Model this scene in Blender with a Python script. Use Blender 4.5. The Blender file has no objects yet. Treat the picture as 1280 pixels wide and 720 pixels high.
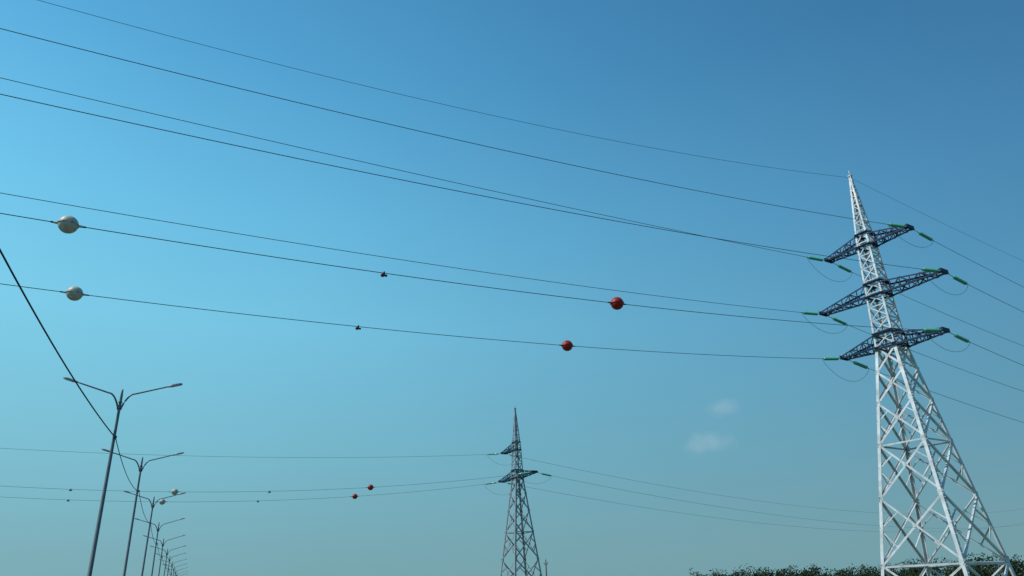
import bpy, math, random
from mathutils import Vector, Matrix
random.seed(7)
scene=bpy.context.scene
E=3.8   # eye height above the field (road runs on a low embankment)

# ------------------------------------------------------------------ helpers
def lin(r,g,b):
    f=lambda c:(c/255/12.92) if c/255<=0.04045 else ((c/255+0.055)/1.055)**2.4
    return (f(r),f(g),f(b),1)

def mat(name,col,rough=0.6,metal=0.0,noise=0.15,scale=4.0,col2=None,spec=0.4,trans=0):
    m=bpy.data.materials.new(name); m.use_nodes=True
    nt=m.node_tree; b=nt.nodes['Principled BSDF']
    tc=nt.nodes.new('ShaderNodeTexCoord'); n=nt.nodes.new('ShaderNodeTexNoise')
    n.inputs['Scale'].default_value=scale; n.inputs['Detail'].default_value=5
    nt.links.new(tc.outputs['Object'],n.inputs['Vector'])
    r=nt.nodes.new('ShaderNodeValToRGB')
    c2=col2 or tuple(c*(1-noise*2) for c in col[:3])+(1,)
    r.color_ramp.elements[0].position=.35; r.color_ramp.elements[1].position=.65
    r.color_ramp.elements[0].color=tuple(c2[:3])+(1,); r.color_ramp.elements[1].color=tuple(col[:3])+(1,)
    nt.links.new(n.outputs['Fac'],r.inputs['Fac']); nt.links.new(r.outputs['Color'],b.inputs['Base Color'])
    b.inputs['Roughness'].default_value=rough; b.inputs['Metallic'].default_value=metal
    b.inputs['Specular IOR Level'].default_value=spec
    if trans: b.inputs['Transmission Weight'].default_value=trans
    return m

M_galv=mat('galvanised_steel',(.64,.68,.70),.5,.15,.16,1.2)
M_galv_far=mat('galvanised_steel_haze_tint',(.30,.35,.39),.6,.1,.12,1.5)  # far tower: bluish distance haze put into the steel's base colour
M_navy=mat('dark_blue_paint',(.012,.036,.088),.55,0,.15,3,spec=.25)
M_glass=mat('green_glass',(.09,.46,.34),.15,0,.1,9,spec=.7)
M_fit=mat('fitting_steel',(.42,.44,.45),.5,.4,.1,6)
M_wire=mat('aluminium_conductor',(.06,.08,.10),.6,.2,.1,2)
M_wire_far=mat('aluminium_conductor_haze_tint',(.12,.17,.20),.7,.0,.1,2)  # far line: lighter and bluer, aerial haze painted into the wire colour
M_cable=mat('black_cable',(.012,.014,.018),.6,0,.1,2)
M_red=mat('red_marker_plastic',(.40,.014,.014),.5,0,.16,5)
M_dred=mat('faded_dark_red',(.16,.012,.012),.6,0,.16,5)
M_white=mat('white_marker_plastic',(.54,.54,.47),.5,0,.12,5)
M_dark=mat('dark_rubber',(.02,.02,.022),.7)
M_pole=mat('lamp_pole_zinc',(.16,.18,.20),.5,.3,.12,2)
M_head=mat('lamp_head_grey',(.30,.33,.36),.45,.1,.06,4)
M_lens=mat('lamp_lens',(.55,.56,.55),.2,0,.03,4)
M_conc=mat('concrete',(.33,.32,.30),.85,0,.12,3)
M_asph=mat('asphalt',(.055,.055,.057),.9,0,.12,1.2)
M_paint=mat('road_paint',(.72,.72,.70),.7,0,.08,6)
M_grass=mat('field_grass',(.10,.12,.045),.95,0,.2,.06,col2=(.055,.085,.03))
M_bank=mat('embankment_grass',(.09,.11,.04),.95,0,.2,.5,col2=(.12,.10,.06))
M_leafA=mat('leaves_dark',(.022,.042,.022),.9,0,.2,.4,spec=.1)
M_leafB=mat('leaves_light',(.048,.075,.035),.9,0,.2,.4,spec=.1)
M_bark=mat('bark',(.07,.055,.04),.9)
M_wood=mat('weathered_wood',(.14,.12,.10),.9,0,.2,5)

class MB:
    def __init__(s): s.v=[];s.f=[];s.m=[];s.sm=[]
    def add(s,vs,fs,mi=0,smooth=False):
        o=len(s.v); s.v+= [tuple(x) for x in vs]
        for f in fs: s.f.append(tuple(i+o for i in f)); s.m.append(mi); s.sm.append(smooth)
    def mesh(s,name,mats):
        me=bpy.data.meshes.new(name); me.from_pydata(s.v,[],s.f)
        for m in mats: me.materials.append(m)
        me.polygons.foreach_set('material_index',s.m); me.polygons.foreach_set('use_smooth',s.sm)
        me.update(); return me
    def obj(s,name,mats,parent=None,loc=None):
        o=bpy.data.objects.new(name,s.mesh(name,mats)); scene.collection.objects.link(o)
        if parent: o.parent=parent
        if loc: o.location=loc
        return o
def empty(name,loc=(0,0,0),rz=0):
    e=bpy.data.objects.new(name,None); scene.collection.objects.link(e)
    e.location=loc; e.rotation_euler=(0,0,rz); e.empty_display_size=.5; return e

def angle(mb,A,B,w,e1,t=None,mi=0,e2=None):
    """steel L-angle from A to B, heel on the line, flanges along e1 and e2"""
    A=Vector(A);B=Vector(B);d=(B-A).normalized(); t=t or w*.14
    e1=Vector(e1); e1=(e1-d*e1.dot(d)).normalized()
    if e2 is None: e2=d.cross(e1)
    else:
        e2=Vector(e2); e2=(e2-d*e2.dot(d)).normalized()
    prof=[(0,0),(w,0),(w,t),(t,t),(t,w),(0,w)]
    vs=[P+e1*a+e2*b for P in(A,B) for a,b in prof]
    fs=[(i,(i+1)%6,(i+1)%6+6,i+6) for i in range(6)]+[(5,4,3,2,1,0),(6,7,8,9,10,11)]
    mb.add(vs,fs,mi)
def frame(d):
    d=Vector(d).normalized(); u=Vector((0,0,1)) if abs(d.z)<.9 else Vector((1,0,0))
    a=d.cross(u).normalized(); return d,a,a.cross(d)
def lathe(mb,P,d,prof,n=12,mi=0,smooth=True):
    P=Vector(P); d,a,b=frame(d); vs=[];fs=[]
    for s,r in prof:
        for i in range(n):
            th=2*math.pi*i/n; vs.append(P+d*s+(a*math.cos(th)+b*math.sin(th))*r)
    for k in range(len(prof)-1):
        for i in range(n):
            j=(i+1)%n; fs.append((k*n+i,k*n+j,(k+1)*n+j,(k+1)*n+i))
    fs.append(tuple(range(n))[::-1]); fs.append(tuple((len(prof)-1)*n+i for i in range(n)))
    mb.add(vs,fs,mi,smooth)
def tube(mb,pts,rad,n=6,mi=0):
    pts=[Vector(p) for p in pts]; vs=[];fs=[]; N=len(pts)
    for k,p in enumerate(pts):
        d=(pts[min(k+1,N-1)]-pts[max(k-1,0)]); _,a,b=frame(d)
        r=rad(k/(N-1)) if callable(rad) else rad
        for i in range(n):
            th=2*math.pi*i/n; vs.append(p+(a*math.cos(th)+b*math.sin(th))*r)
    for k in range(N-1):
        for i in range(n):
            j=(i+1)%n; fs.append((k*n+i,k*n+j,(k+1)*n+j,(k+1)*n+i))
    fs.append(tuple(range(n))[::-1]); fs.append(tuple((N-1)*n+i for i in range(n)))
    mb.add(vs,fs,mi,True)
def box(mb,c,ax,ay,az,mi=0):
    c=Vector(c);ax=Vector(ax);ay=Vector(ay);az=Vector(az)
    vs=[c+ax*i+ay*j+az*k for i in(-1,1) for j in(-1,1) for k in(-1,1)]
    mb.add(vs,[(0,1,3,2),(4,6,7,5),(0,4,5,1),(2,3,7,6),(0,2,6,4),(1,5,7,3)],mi)
def brg(deg): a=math.radians(deg); return Vector((math.sin(a),math.cos(a),0))
def cat(S,d,T,sag,t,dz=0):
    x=t/T; return Vector(S)+d*t+Vector((0,0,dz*x-4*sag*x*(1-x)))

# ------------------------------------------------------------------ lattice tower
def build_tower(C,arm_b,prof,panels,up_panels,peak_panels,arms,wl,ws,galv):
    """C: foot point; prof: [(z,halfwidth)]; arms: [(z,L,side)], local +X = arm direction"""
    root=empty('transmission_tower',C,math.radians(90-arm_b))
    mb=MB()
    def hw(z):
        for (z0,w0),(z1,w1) in zip(prof,prof[1:]):
            if z<=z1: return w0+(w1-w0)*(z-z0)/(z1-z0)
        return prof[-1][1]
    cs=[(1,1),(-1,1),(-1,-1),(1,-1)]
    P=lambda c,z:Vector((c[0]*hw(z),c[1]*hw(z),z))
    for c in cs:      # legs
        for (z0,_),(z1,_) in zip(prof,prof[1:]):
            w=wl*(1 if z0<prof[1][0]-.1 else .62)
            angle(mb,P(c,z0),P(c,z1),w,(-c[0],0,0),e2=(0,-c[1],0))
    def face(k): 
        a=cs[k];b=cs[(k+1)%4]; n=Vector((a[0]+b[0],a[1]+b[1],0)).normalized(); return a,b,n
    def brace(A,B,n,w,off=.0):
        A=Vector(A)-n*off;B=Vector(B)-n*off
        d=(B-A).normalized(); angle(mb,A,B,w,d.cross(n),e2=-n,t=w*.13)
    for k in range(4):
        a,b,n=face(k)
        for i,(z0,z1) in enumerate(zip(panels,panels[1:])):   # big X panels
            brace(P(a,z0),P(b,z1),n,ws,.02); brace(P(b,z0),P(a,z1),n,ws,.02+ws*.16)
            h0,h1=hw(z0),hw(z1); f=h0/(h0+h1); zx=z0+(z1-z0)*f
            X=(P(a,zx)+P(b,zx))/2
            if (z1-z0)>3.4:   # redundant members to the legs
                for c,o in((a,b),(b,a)):
                    q0=P(c,z0).lerp(P(o,z1),f*.5); q1=P(c,z1).lerp(P(o,z0),(1-f)*.5)
                    brace(P(c,zx),q0,n,ws*.6,.05); brace(P(c,zx),q1,n,ws*.6,.05)
            if i in(0,2): 
                brace(P(a,z1),P(b,z1),n,ws*.8,.06)
            for c in(a,b):   # gusset plates
                q=P(c,z1)-n*.01; t=(P(b,z1)-P(a,z1)).normalized()*(1 if c is a else -1)
                box(mb,q+t*.17,t*.19,Vector((0,0,.2)),n*.012)
            box(mb,X,(P(b,z1)-P(a,z1)).normalized()*.13,Vector((0,0,.13)),n*.012)
        for z0,z1 in zip(up_panels,up_panels[1:]):
            brace(P(a,z0),P(b,z1),n,ws*.58,.015); brace(P(b,z0),P(a,z1),n,ws*.58,.03+ws*.1)
            brace(P(a,z1),P(b,z1),n,ws*.5,.05)
        for i,(z0,z1) in enumerate(zip(peak_panels,peak_panels[1:])):
            q,w=(a,b) if i%2 else (b,a)
            brace(P(q,z0),P(w,z1),n,ws*.42,.015); brace(P(a,z0),P(b,z0),n,ws*.5,.04)
    # plan bracing
    for z in (panels[-1],panels[1],up_panels[len(up_panels)//2]):
        angle(mb,P(cs[0],z),P(cs[2],z),ws*.6,(0,0,1)); angle(mb,P(cs[1],z-.1),P(cs[3],z-.1),ws*.6,(0,0,1))
    top=prof[-1][0]
    box(mb,(0,0,top),(.16,0,0),(0,.16,0),(0,0,.05)); tube(mb,[(0,0,top),(0,0,top+.55)],.045)
    # step bolts on one leg
    z=2.5
    while z<top-1:
        p=P(cs[3],z); box(mb,p+Vector((.09,0,0)),(.1,0,0),(0,.012,0),(0,0,.012)); z+=.45
    mb.obj('lattice_body',[galv],root)
    ft=MB()
    for c in cs:
        p=P(c,0); lathe(ft,(p.x,p.y,-.6),(0,0,1),[(0,.55),(.75,.55),(.8,.5),(1.0,.32),(1.05,.3)],16,0,False)
    ft.obj('foundations',[M_conc],root)
    # crossarms
    ca=MB(); tips=[]
    for (z,L,sd) in arms:
        hb=hw(z); H=1.2; ht=hw(z+H); tw=.42
        n=6
        bp=lambda s,y:Vector((sd*(hb+(L-hb)*s), y*(hb+(tw-hb)*s), z+.12*s))
        tp=lambda s,y:Vector((sd*(ht+(L-ht)*s), y*(ht+(tw-ht)*s), z+H+(.42-H)*s))
        for y in(1,-1):
            angle(ca,bp(0,y),bp(1,y),.15,(0,-y,0),e2=(0,0,1)); angle(ca,tp(0,y),tp(1,y),.13,(0,-y,0),e2=(0,0,-1))
            for i in range(n+1):
                s=i/n
                angle(ca,bp(s,y),tp(s,y),.07,(0,-y,0))
                if i<n:
                    if i%2: angle(ca,bp(s,y),tp(s+1/n,y),.08,(0,-y,0))
                    else: angle(ca,tp(s,y),bp(s+1/n,y),.08,(0,-y,0))
        for i in range(0,n+1,2):
            s=i/n
            angle(ca,bp(s,1),bp(s,-1),.08,(0,0,1)); angle(ca,tp(s,1),tp(s,-1),.07,(0,0,-1))
            if i<n:
                angle(ca,bp(s,1 if i%4 else -1),bp(s+2/n,-1 if i%4 else 1),.08,(0,0,1))
        # end plates and belt around the body
        box(ca,(sd*(L+.06),0,z+.27),(.05,0,0),(0,.55,0),(0,0,.17))
        for y in(1,-1): box(ca,(sd*(L-.05),y*.5,z+.16),(.16,0,0),(0,.12,0),(0,0,.02))
        for zz in(z-.03,z+H+.02):
            h=hw(zz)+.03
            for y in(1,-1):
                angle(ca,(-h,y*h,zz),(h,y*h,zz),.14,(0,0,1)); angle(ca,(y*h,-h,zz+.01),(y*h,h,zz+.01),.14,(0,0,1))
        tips.append(Vector((sd*L,0,z+.16)))
    ca.obj('crossarms',[M_navy],root)
    return root,tips

def insulators(mb,P,d,link=.8,nd=12,pitch=.155):
    """tension string from P along d, returns far end"""
    d=Vector(d).normalized()
    lathe(mb,P,d,[(0,.04),(link*.3,.03),(link*.6,.03),(link,.04)],6,1)
    s=link
    for i in range(nd):
        lathe(mb,Vector(P)+d*s,d,[(0,.04),(.045,.06),(.06,.15),(.085,.165),(.10,.07),(pitch,.04)],12,0); s+=pitch
    lathe(mb,Vector(P)+d*s,d,[(0,.04),(.1,.05),(.3,.045),(.35,.03)],8,1); s+=.3
    return Vector(P)+d*s

def wire(S,d,T,sag,r,name='power_line_cable',t1=None,dz=0,m=M_wire):
    mb=MB(); n=64; t1=t1 or T
    tube(mb,[cat(S,d,T,sag,t1*i/n,dz) for i in range(n+1)],r,6)
    return mb.obj(name,[m])

# marker balls -----------------------------------------------------
def ball_mesh(name,m):
    mb=MB(); R=.40
    prof=[(-.56,.03),(-.54,.05),(-.42,.06)]+[(-R*math.cos(a),max(R*math.sin(a),.07)) for a in [math.pi*(i+.8)/22 for i in range(0,21)]]+[(.42,.06),(.54,.05),(.56,.03)]
    prof=sorted(prof,key=lambda q:q[0]); lathe(mb,(0,0,0),(1,0,0),prof,28,0)
    # horizontal joint flange with bolts
    lathe(mb,(0,0,-.018),(0,0,1),[(0,R+.012),(.004,R+.03),(.032,R+.03),(.036,R+.012)],32,0)
    for i in range(8):
        a=2*math.pi*(i+.5)/8; lathe(mb,(math.cos(a)*(R+.015),math.sin(a)*(R+.015),-.035),(0,0,1),[(0,.018),(.07,.018)],6,1)
    for x in(-1,1): lathe(mb,(x*.56,0,0),(x,0,0),[(0,.04),(.02,.045),(.10,.04),(.14,.025)],8,1)
    return mb.mesh(name,[m,M_dark])
BM={'r':ball_mesh('red_ball',M_red),'w':ball_mesh('white_ball',M_white)}
def ball(S,d,T,sag,t,k,dz=0):
    o=bpy.data.objects.new('aerial_marker_ball',BM[k]); scene.collection.objects.link(o)
    p=cat(S,d,T,sag,t,dz); q=cat(S,d,T,sag,t+.3,dz)-p
    o.location=p; o.rotation_euler=q.to_track_quat('X','Z').to_euler()
dm=MB()
lathe(dm,(0,0,.0),(0,0,-1),[(-.10,.03),(-.06,.05),(0,.05),(.10,.03)],8,1)
tube(dm,[(-.16,0,-.13),(0,0,-.09),(.16,0,-.13)],.014,6,1)
lathe(dm,(.0,0,-.12),(1,0,-.1),[(0,.05),(.03,.10),(.15,.09),(.18,.05)],10,0)
lathe(dm,(-.01,0,-.12),(-1,0,-.1),[(0,.04),(.03,.065),(.13,.06),(.16,.03)],10,1)
DM=dm.mesh('vibration_damper',[M_dred,M_dark])
def damper(S,d,T,sag,t,dz=0):
    o=bpy.data.objects.new('vibration_damper',DM); scene.collection.objects.link(o)
    p=cat(S,d,T,sag,t,dz); q=cat(S,d,T,sag,t+.3,dz)-p
    o.location=p; o.rotation_euler=q.to_track_quat('X','Z').to_euler()

# ------------------------------------------------------------------ towers with their strings, jumpers and conductors
def do_tower(C,arm_b,bL,bR,prof,panels,up,peak,arms,wl,ws,galv,TL,TR,sagL,sagR,r,dzL=None,wm=M_wire):
    root,tips=build_tower(C,arm_b,prof,panels,up,peak,arms,wl,ws,galv)
    rot=Matrix.Rotation(math.radians(90-arm_b),3,'Z'); inv=rot.inverted()
    dL,dR=brg(bL),brg(bR); im=MB(); jm=MB(); res=[]
    dzL=dzL or [0]*len(arms)
    for i,tp in enumerate(tips):
        W=rot@tp+Vector(C)
        ends=[]
        for d,T,sg,dz in((dL,TL,sagL[i],dzL[i]),(dR,TR,sagR[i],0)):
            side=rot@Vector((0,1,0)); s=1 if side.dot(d)>0 else -1
            S=W+side*(.5*s)
            slope=-4*sg/T
            e=insulators(im,inv@(S-Vector(C)),inv@(d+Vector((0,0,slope*1.15))),link=.45 if d is dL else .85)
            Sw=rot@e+Vector(C); ends.append(Sw)
            wire(Sw,d,T-3,sg*.97,r,dz=dz,m=wm); res.append((i,d,Sw,T-3,sg*.97,dz))
        a,b=ends; mid=(a+b)/2
        pts=[]
        for k in range(25):
            x=k/24; p=a.lerp(b,x); p.z-=(1.35+.12*((i*7)%4))*(4*x*(1-x))**.8
            p+= (W-mid)*0.15*(4*x*(1-x)); pts.append(inv@(p-Vector(C)))
        tube(jm,pts,.015,6)
    im.obj('insulator_strings',[M_glass,M_fit],root); jm.obj('jumper_loops',[M_wire],root)
    return res

C1=(32.95,61.75,0)
z=lambda h:h+E
prof=[(0,3.92),(z(19.0),.95),(z(29.3),.62),(z(36.3),.10)]
panels=[0,z(1.2),z(6.3),z(10.6),z(14.1),z(16.8),z(19.0)]
up=[z(19.0)+ (10.2+1.15)*i/9 for i in range(10)]
peak=[z(30.35)+5.5*i/6 for i in range(7)]
arms=[(z(28.6),4.15,1),(z(28.7),4.05,-1),(z(23.65),5.9,1),(z(23.75),5.75,-1),(z(18.8),4.75,1),(z(19.0),4.6,-1)]
R1=do_tower(C1,147,242,58,prof,panels,up,peak,arms,.27,.16,M_galv,126,160,
   [3.15,1.2,2.85,2.25,3.35,3.3],[5.2]*6,.020,dzL=[0,.9,0,.4,.6,.6])
gS=Vector((32.95,61.75,z(36.1)))
wire(gS,brg(242),126,5.2,.014); wire(gS,brg(58),160,3.6,.012)
dL=brg(242)
for i,d,S,T,sg,dz in R1:
    if i==4 and d==dL: 
        ball(S,d,T,sg,29.9,'r',dz); ball(S,d,T,sg,59.15,'w',dz); damper(S,d,T,sg,44.75,dz)
    if i==5 and d==dL:
        ball(S,d,T,sg,27.0,'r',dz); ball(S,d,T,sg,58.35,'w',dz); damper(S,d,T,sg,42.6,dz)

C2=(-.2,121,0)
prof=[(0,3.1),(z(17.2),.75),(z(22.6),.55),(z(28.8),.08)]
panels=[0,z(.6),z(5.2),z(9.2),z(12.4),z(15.0),z(17.2)]
up=[z(17.2)+6.4*i/5 for i in range(6)]
peak=[z(23.6)+4.4*i/5 for i in range(6)]
arms=[(z(17.4),5.4,1),(z(17.4),5.4,-1),(z(21.9),4.3,-1)]
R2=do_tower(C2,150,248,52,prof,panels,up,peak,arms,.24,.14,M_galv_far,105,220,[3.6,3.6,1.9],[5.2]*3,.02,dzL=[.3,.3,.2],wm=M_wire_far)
dL2=brg(248)
for i,d,S,T,sg,dz in R2:
    if d==dL2 and i==0:
        ball(S,d,T,sg,22.3,'r',dz); ball(S,d,T,sg,47.6,'w',dz); damper(S,d,T,sg,35.9,dz); damper(S,d,T,sg,59.4,dz)
    if d==dL2 and i==1:
        ball(S,d,T,sg,21.1,'r',dz); ball(S,d,T,sg,48.0,'w',dz); damper(S,d,T,sg,35.2,dz); damper(S,d,T,sg,59.6,dz)

# ------------------------------------------------------------------ road (median with lamps, two carriageways)
rd=Vector((-.385,.923,0)).normalized()
P0=Vector((-22.4,40.6,0)); Pm=Vector((-11.6,8.9,0))
def drop(s):
    x=min(max((s-14)/82,0),1); return -1.5*x*x*(3-2*x)
stations=[]
back=(Pm-P0).normalized()
for s in range(-300,0,12): stations.append((P0+back*(-s),0.0,s))
for s in list(range(0,200,10))+list(range(200,3000,100)):
    stations.append((P0+rd*s,drop(s),s))
ROADZ=E-1.6
def strip(mb,offs,mi,s0=-1e9,s1=1e9):
    """offs: list of (lateral, dz) across"""
    rows=[]
    st=[q for q in stations if s0<=q[2]<=s1]
    for k,(p,dz,s) in enumerate(st):
        a=st[max(k-1,0)][0]; b=st[min(k+1,len(st)-1)][0]; t=(b-a).normalized(); n=Vector((t.y,-t.x,0))
        rows.append([p+n*o+Vector((0,0,ROADZ+dz+h)) for o,h in offs])
    m=len(offs); vs=[v for r in rows for v in r]; fs=[]
    for k in range(len(rows)-1):
        for j in range(m-1): fs.append((k*m+j,k*m+j+1,(k+1)*m+j+1,(k+1)*m+j))
    mb.add(vs,fs,mi)
em=MB(); strip(em,[(-22,-2.6),(-15.2,-.03),(-14,-.02),(14,-.02),(15.2,-.03),(22,-2.6)],0); em.obj('road_embankment',[M_bank])
r=MB()
for sg in(1,-1): strip(r,sorted([(sg*2.2,0),(sg*12.6,0)]),0)
r.obj('road',[M_asph])
k=MB()
for sg in(1,-1): strip(k,[(sg*2.0,-.01),(sg*2.0,.14),(sg*2.2,.14),(sg*2.2,-.01)],0)
k.obj('kerb',[M_conc])
g=MB(); strip(g,[(-2.0,.10),(0,.13),(2.0,.10)],0); g.obj('median_grass',[M_bank])
mk=MB()
for sg in(1,-1):
    for o in(2.7,10.6): strip(mk,sorted([(sg*o,.004),(sg*(o+.15),.004)]),0)
for p,dz,s in stations:
    t=rd if s>=0 else -back
    n=Vector((t.y,-t.x,0))
    for sg in(1,-1):
        c=p+n*sg*6.7+Vector((0,0,ROADZ+dz+.006)); 
        mk.add([c-n*.075-t*2,c+n*.075-t*2,c+n*.075+t*2,c-n*.075+t*2],[(0,1,2,3)],0)
mk.obj('road_markings',[M_paint])

# guard rail on the right shoulder
gr=MB()
strip(gr,[(13.4,.45),(13.34,.52),(13.4,.58),(13.34,.64),(13.4,.72)],0,-100,400)
for p,dz,s in stations:
    if -100<=s<=400:
        n=Vector((rd.y,-rd.x,0)); box(gr,p+n*13.5+Vector((0,0,ROADZ+dz+.32)),n*.04,rd*.06,(0,0,.36))
gr.obj('guard_rail',[M_galv])

# ------------------------------------------------------------------ street lamps
def lamp_mesh():
    """local +X across the road; origin at foot"""
    pole=MB(); Hf=12.65
    lathe(pole,(0,0,0),(0,0,1),[(0,.22),(.03,.22),(.04,.135),(1.6,.13),(1.62,.115),(Hf-.2,.07),(Hf,.07),(Hf+.25,.055),(Hf+.42,.05),(Hf+.44,.02)],14,0)
    box(pole,(0,-.125,1.0),(.055,0,0),(0,.012,0),(0,0,.2))
    arms=MB()
    for sx in(1,-1):
        pts=[]
        for i in range(9):   # swept elbow then straight rising arm
            a=i/8; pts.append((sx*(.06+.62*a**1.25),0,Hf-.75+ .95*math.sin(a*math.pi/2)**1.0))
        for i in range(1,7):
            a=i/6; pts.append((sx*(.68+1.72*a),0,Hf+.20+.54*a))
        tube(arms,pts,lambda q:.052-.014*q,8)
        for zc in (Hf-.7,Hf-.35): lathe(arms,(0,0,zc),(0,0,1),[(0,.1),(.08,.1)],12)
    heads=MB()
    for sx in(1,-1):
        d=Vector((1.75*sx,0,.52)).normalized(); up=Vector((0,0,1)); up=(up-d*up.dot(d)).normalized(); y=Vector((0,1,0))
        c=Vector((sx*2.33,0,Hf+.72))
        L=[(0,.05,.045,.045),(.10,.075,.055,.05),(.22,.14,.06,.05),(.62,.16,.055,.05),(.74,.12,.03,.045),(.78,.08,.015,.03)]
        vs=[];fs=[]
        for s,w,h,hb in L:
            for a,b in((-w,-hb),(w,-hb),(w*.97,h*.4),(w*.6,h),(-w*.6,h),(-w*.97,h*.4)): vs.append(c+d*s+y*a+up*b)
        for q in range(len(L)-1):
            for i in range(6): j=(i+1)%6; fs.append((q*6+i,q*6+j,q*6+6+j,q*6+6+i))
        fs+= [(5,4,3,2,1,0),tuple((len(L)-1)*6+i for i in range(6))]
        heads.add(vs,fs,0)
        box(heads,c+d*.44-up*.056,d*.17,y*.12,up*.005,1)
        for q in range(5): box(heads,c+d*(.26+.07*q)+up*.06,d*.008,y*.08,up*.022,0)
    return pole.mesh('pole',[M_pole]),arms.mesh('arms',[M_pole]),heads.mesh('luminaires',[M_head,M_lens])
pm,am,hm=lamp_mesh()
lampz=math.atan2(rd.y,rd.x)-math.pi/2
lamps=[(Pm,0)]+[(P0+rd*(22.0*n+(random.uniform(-.6,.6) if n>2 else 0)),drop(22.0*n)) for n in range(0,14)]
for p,dz in lamps:
    e=empty('street_lamp',(p.x,p.y,ROADZ+dz+.1),lampz+random.uniform(-.08,.08))
    e.rotation_euler.x=random.uniform(-.006,.006); e.rotation_euler.y=random.uniform(-.008,.008)
    for nm,me in(('pole',pm),('arms',am),('luminaires',hm)):
        o=bpy.data.objects.new(nm,me); scene.collection.objects.link(o); o.parent=e
# bundled supply cable strung from pole to pole
cb=MB(); att=[]
for i,(p,dz) in enumerate(lamps):
    att.append(Vector((p.x+.12,p.y,E+dz+(8.8 if i else 11.3))))
for i,(a,b) in enumerate(zip(att,att[1:])):
    pts=[]
    for q in range(25):
        x=q/24; v=a.lerp(b,x); v.z-=4*x*(1-x)*(.65 if i==0 else .55); pts.append(v)
    tube(cb,pts,.032 if i==0 else .024,6)
for i,a in enumerate(att):
    if i: box(cb,a+Vector((-.05,0,.05)),(.1,0,0),(0,.03,0),(0,0,.07))
cb.obj('overhead_supply_cable',[M_cable])

# ------------------------------------------------------------------ small wooden pole by the far tower
up_=empty('utility_pole',(4.1,133,0)); q=MB()
lathe(q,(0,0,0),(0,0,1),[(0,.16),(9.2,.10),(9.25,.05)],10); box(q,(0,0,8.6),(.35,0,0),(0,.05,0),(0,0,.05))
for x in(-.3,0,.3): lathe(q,(x,0,8.65 if x else 9.2),(0,0,1),[(0,.02),(.12,.02),(.13,.06),(.2,.06),(.24,.03)],8)
q.obj('pole_and_crossbar',[M_wood],up_)

# ------------------------------------------------------------------ ground + trees
g=MB(); N=40; S=6000
vs=[];fs=[]
for i in range(N+1):
    for j in range(N+1):
        fx=(i/N*2-1);fy=(j/N*2-1); vs.append((S*fx*abs(fx),S*fy*abs(fy),0))
for i in range(N):
    for j in range(N): fs.append((i*(N+1)+j,(i+1)*(N+1)+j,(i+1)*(N+1)+j+1,i*(N+1)+j+1))
g.add(vs,fs); g.obj('ground',[M_grass])

t=MB()
def tree(x,y,h,n):
    w=h*random.uniform(.30,.42)
    tube(t,[(x,y,0),(x+random.uniform(-.2,.2),y,h*.4),(x+random.uniform(-.3,.3),y,h*.8)],lambda q:.16*(1-q*.8),5,2)
    cl=[]
    for i in range(random.randint(5,9)):
        a=random.uniform(0,6.28); zz=random.uniform(.32,.92); rr=w*(1-abs(zz-.5)*1.1)*random.uniform(.2,.8)
        cl.append((x+rr*math.cos(a),y+rr*math.sin(a),h*zz,random.uniform(.14,.24)*h))
        tube(t,[(x,y,h*zz*.6),(cl[-1][0],cl[-1][1],h*zz)],lambda q:.06*(1-q*.7),4,2)
    for i in range(n):
        cx,cy,cz,cr=random.choice(cl)
        v=Vector((random.gauss(0,1),random.gauss(0,1),random.gauss(0,1))).normalized()*cr*random.uniform(.45,1.0)
        c=Vector((cx,cy,cz))+v
        if c.z>h*1.02: continue
        s=random.uniform(.16,.36)
        a=Vector((random.gauss(0,1),random.gauss(0,1),random.gauss(0,1))).normalized(); b=a.orthogonal().normalized(); cc=a.cross(b)
        k=random.random()
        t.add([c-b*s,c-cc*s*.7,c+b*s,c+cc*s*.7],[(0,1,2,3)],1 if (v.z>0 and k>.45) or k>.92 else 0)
for i in range(430):
    az=random.uniform(-3,44)
    D=random.uniform(205,275)
    base=9.0 if az>12.3 else 7.2
    if az>28: base=10.0
    base*=1+.07*math.sin(az*1.7)+.05*math.sin(az*4.1+1)
    h=base*D/250*random.uniform(.76,1.06)
    p=brg(az)*D; tree(p.x,p.y,h,190)
for i in range(150):
    az=random.uniform(-48,-3); D=random.uniform(420,520); p=brg(az)*D; tree(p.x,p.y,random.uniform(5,8),60)
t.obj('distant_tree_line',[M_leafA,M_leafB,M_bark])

# ------------------------------------------------------------------ light
SUN_AZ=-105; SUN_EL=48
sd=brg(SUN_AZ)*math.cos(math.radians(SUN_EL))+Vector((0,0,math.sin(math.radians(SUN_EL))))
sl=bpy.data.lights.new('sun','SUN'); sl.energy=3.4; sl.angle=math.radians(.5); sl.color=(1,.95,.87)
so=bpy.data.objects.new('sun',sl); scene.collection.objects.link(so); so.rotation_euler=sd.to_track_quat('Z','Y').to_euler(); so.location=(0,0,60)

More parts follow.
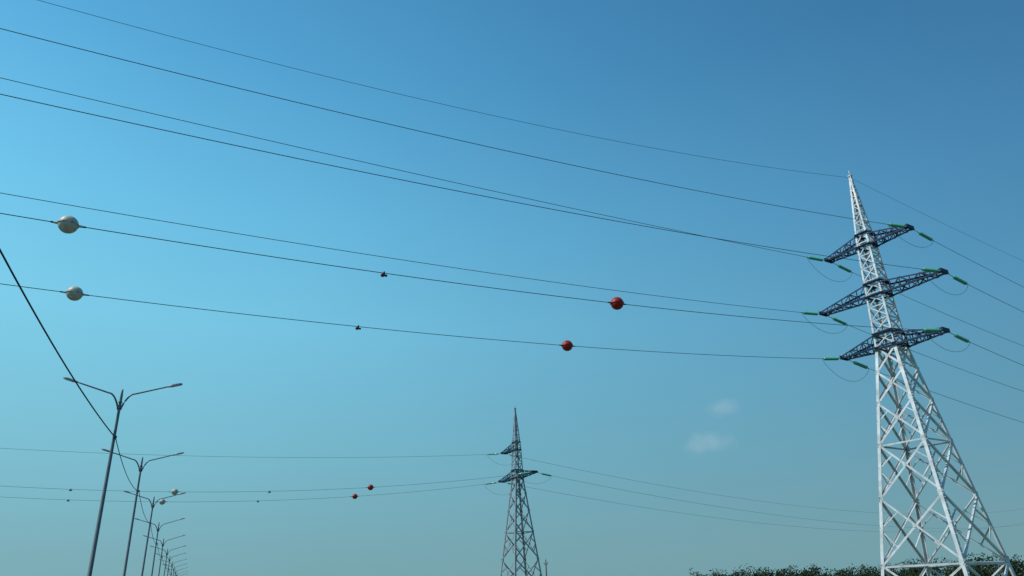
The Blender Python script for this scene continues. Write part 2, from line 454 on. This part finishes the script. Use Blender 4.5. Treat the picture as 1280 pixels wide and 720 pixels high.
w=bpy.data.worlds.new('World'); scene.world=w; w.use_nodes=True; nt=w.node_tree
bg=nt.nodes['Background']; L=nt.links
sky=nt.nodes.new('ShaderNodeTexSky'); sky.sky_type='NISHITA'; sky.sun_disc=False
sky.sun_elevation=math.radians(SUN_EL); sky.sun_rotation=math.radians(SUN_AZ)
sky.dust_density=1.5
tc=nt.nodes.new('ShaderNodeTexCoord'); sx=nt.nodes.new('ShaderNodeSeparateXYZ'); L.new(tc.outputs['Generated'],sx.inputs[0])
def M(op,a,b=None,c=None):
    n=nt.nodes.new('ShaderNodeMath'); n.operation=op
    for i,v in enumerate((a,b,c)):
        if v is None: continue
        if isinstance(v,(int,float)): n.inputs[i].default_value=v
        else: L.new(v,n.inputs[i])
    return n.outputs[0]
def ramp(stops):
    r=nt.nodes.new('ShaderNodeValToRGB'); r.color_ramp.interpolation='LINEAR'
    el=r.color_ramp.elements
    while len(el)<len(stops): el.new(.5)
    for e,(p,c) in zip(el,stops): e.position=p; e.color=lin(*c)
    L.new(sx.outputs['Z'],r.inputs['Fac']); return r
rl=ramp([(0,(122,170,178)),(.06,(122,176,188)),(.18,(126,196,215)),(.33,(128,211,240)),(.46,(112,201,240)),(.62,(88,175,224)),(1,(40,100,160))])
rr=ramp([(0,(114,157,166)),(.06,(108,154,166)),(.18,(94,150,174)),(.33,(80,144,182)),(.46,(70,133,177)),(.62,(56,115,162)),(1,(32,80,132))])
h=M('SQRT',M('ADD',M('MULTIPLY',sx.outputs['X'],sx.outputs['X']),M('MULTIPLY',sx.outputs['Y'],sx.outputs['Y'])))
az=M('DIVIDE',sx.outputs['X'],h)
mr=nt.nodes.new('ShaderNodeMapRange');L.new(az,mr.inputs['Value']);mr.inputs['From Min'].default_value=-.68;mr.inputs['From Max'].default_value=.66
mix=nt.nodes.new('ShaderNodeMix');mix.data_type='RGBA';L.new(mr.outputs[0],mix.inputs['Factor']);L.new(rl.outputs[0],mix.inputs[6]);L.new(rr.outputs[0],mix.inputs[7])
# haze veil unevenness
nz=nt.nodes.new('ShaderNodeTexNoise');nz.inputs['Scale'].default_value=2.2;nz.inputs['Detail'].default_value=4;L.new(tc.outputs['Generated'],nz.inputs['Vector'])
mv=nt.nodes.new('ShaderNodeMapRange');L.new(nz.outputs['Fac'],mv.inputs['Value']);mv.inputs['To Min'].default_value=.955;mv.inputs['To Max'].default_value=1.045
sc=nt.nodes.new('ShaderNodeVectorMath');sc.operation='SCALE';L.new(mix.outputs[2],sc.inputs[0]);L.new(mv.outputs[0],sc.inputs['Scale'])
# faint cloud wisps low in the sky
def wisp(dr,rad,amt):
    d=Vector(dr).normalized()
    nn=nt.nodes.new('ShaderNodeTexNoise');nn.inputs['Scale'].default_value=28;nn.inputs['Detail'].default_value=4;L.new(tc.outputs['Generated'],nn.inputs['Vector'])
    dx=M('MULTIPLY',M('SUBTRACT',sx.outputs['X'],d.x),.6); dz=M('MULTIPLY',M('SUBTRACT',sx.outputs['Z'],d.z),1.3); dy=M('SUBTRACT',sx.outputs['Y'],d.y)
    dd=M('SQRT',M('ADD',M('ADD',M('MULTIPLY',dx,dx),M('MULTIPLY',dz,dz)),M('MULTIPLY',dy,dy)))
    dd=M('ADD',dd,M('MULTIPLY',M('SUBTRACT',nn.outputs['Fac'],.5),rad*1.8))
    m=nt.nodes.new('ShaderNodeMapRange');m.interpolation_type='SMOOTHSTEP';L.new(dd,m.inputs['Value'])
    m.inputs['From Min'].default_value=rad;m.inputs['From Max'].default_value=0;m.inputs['To Max'].default_value=amt
    return m.outputs[0]
wf=M('ADD',wisp((.2665,1.0079,.1817),.026,.20),wisp((.281,.995,.228),.018,.14))
wm=nt.nodes.new('ShaderNodeMix');wm.data_type='RGBA';L.new(wf,wm.inputs['Factor']);L.new(sc.outputs[0],wm.inputs[6]);wm.inputs[7].default_value=(.62,.72,.76,1)
s10=nt.nodes.new('ShaderNodeVectorMath');s10.operation='SCALE';L.new(wm.outputs[2],s10.inputs[0]);s10.inputs['Scale'].default_value=10.0
mx=nt.nodes.new('ShaderNodeMix');mx.data_type='RGBA';mx.inputs['Factor'].default_value=.94;L.new(sky.outputs[0],mx.inputs[6]);L.new(s10.outputs[0],mx.inputs[7])
L.new(mx.outputs[2],bg.inputs['Color']); bg.inputs['Strength'].default_value=.1

# ------------------------------------------------------------------ camera
cd=bpy.data.cameras.new('camera'); co=bpy.data.objects.new('camera',cd); scene.collection.objects.link(co)
cd.sensor_width=36; cd.lens=36*920/1280; cd.clip_end=20000
Pt=math.radians(22.7); rl_=.035
X=Vector((1,0,0)); U=Vector((0,-math.sin(Pt),math.cos(Pt))); F=Vector((0,math.cos(Pt),math.sin(Pt)))
xc=X*math.cos(rl_)-U*math.sin(rl_); yc=X*math.sin(rl_)+U*math.cos(rl_); zc=-F
co.matrix_world=Matrix(((xc.x,yc.x,zc.x,0),(xc.y,yc.y,zc.y,0),(xc.z,yc.z,zc.z,E),(0,0,0,1)))
scene.camera=co
scene.view_settings.view_transform='Standard'; scene.view_settings.look='None'; scene.view_settings.exposure=0
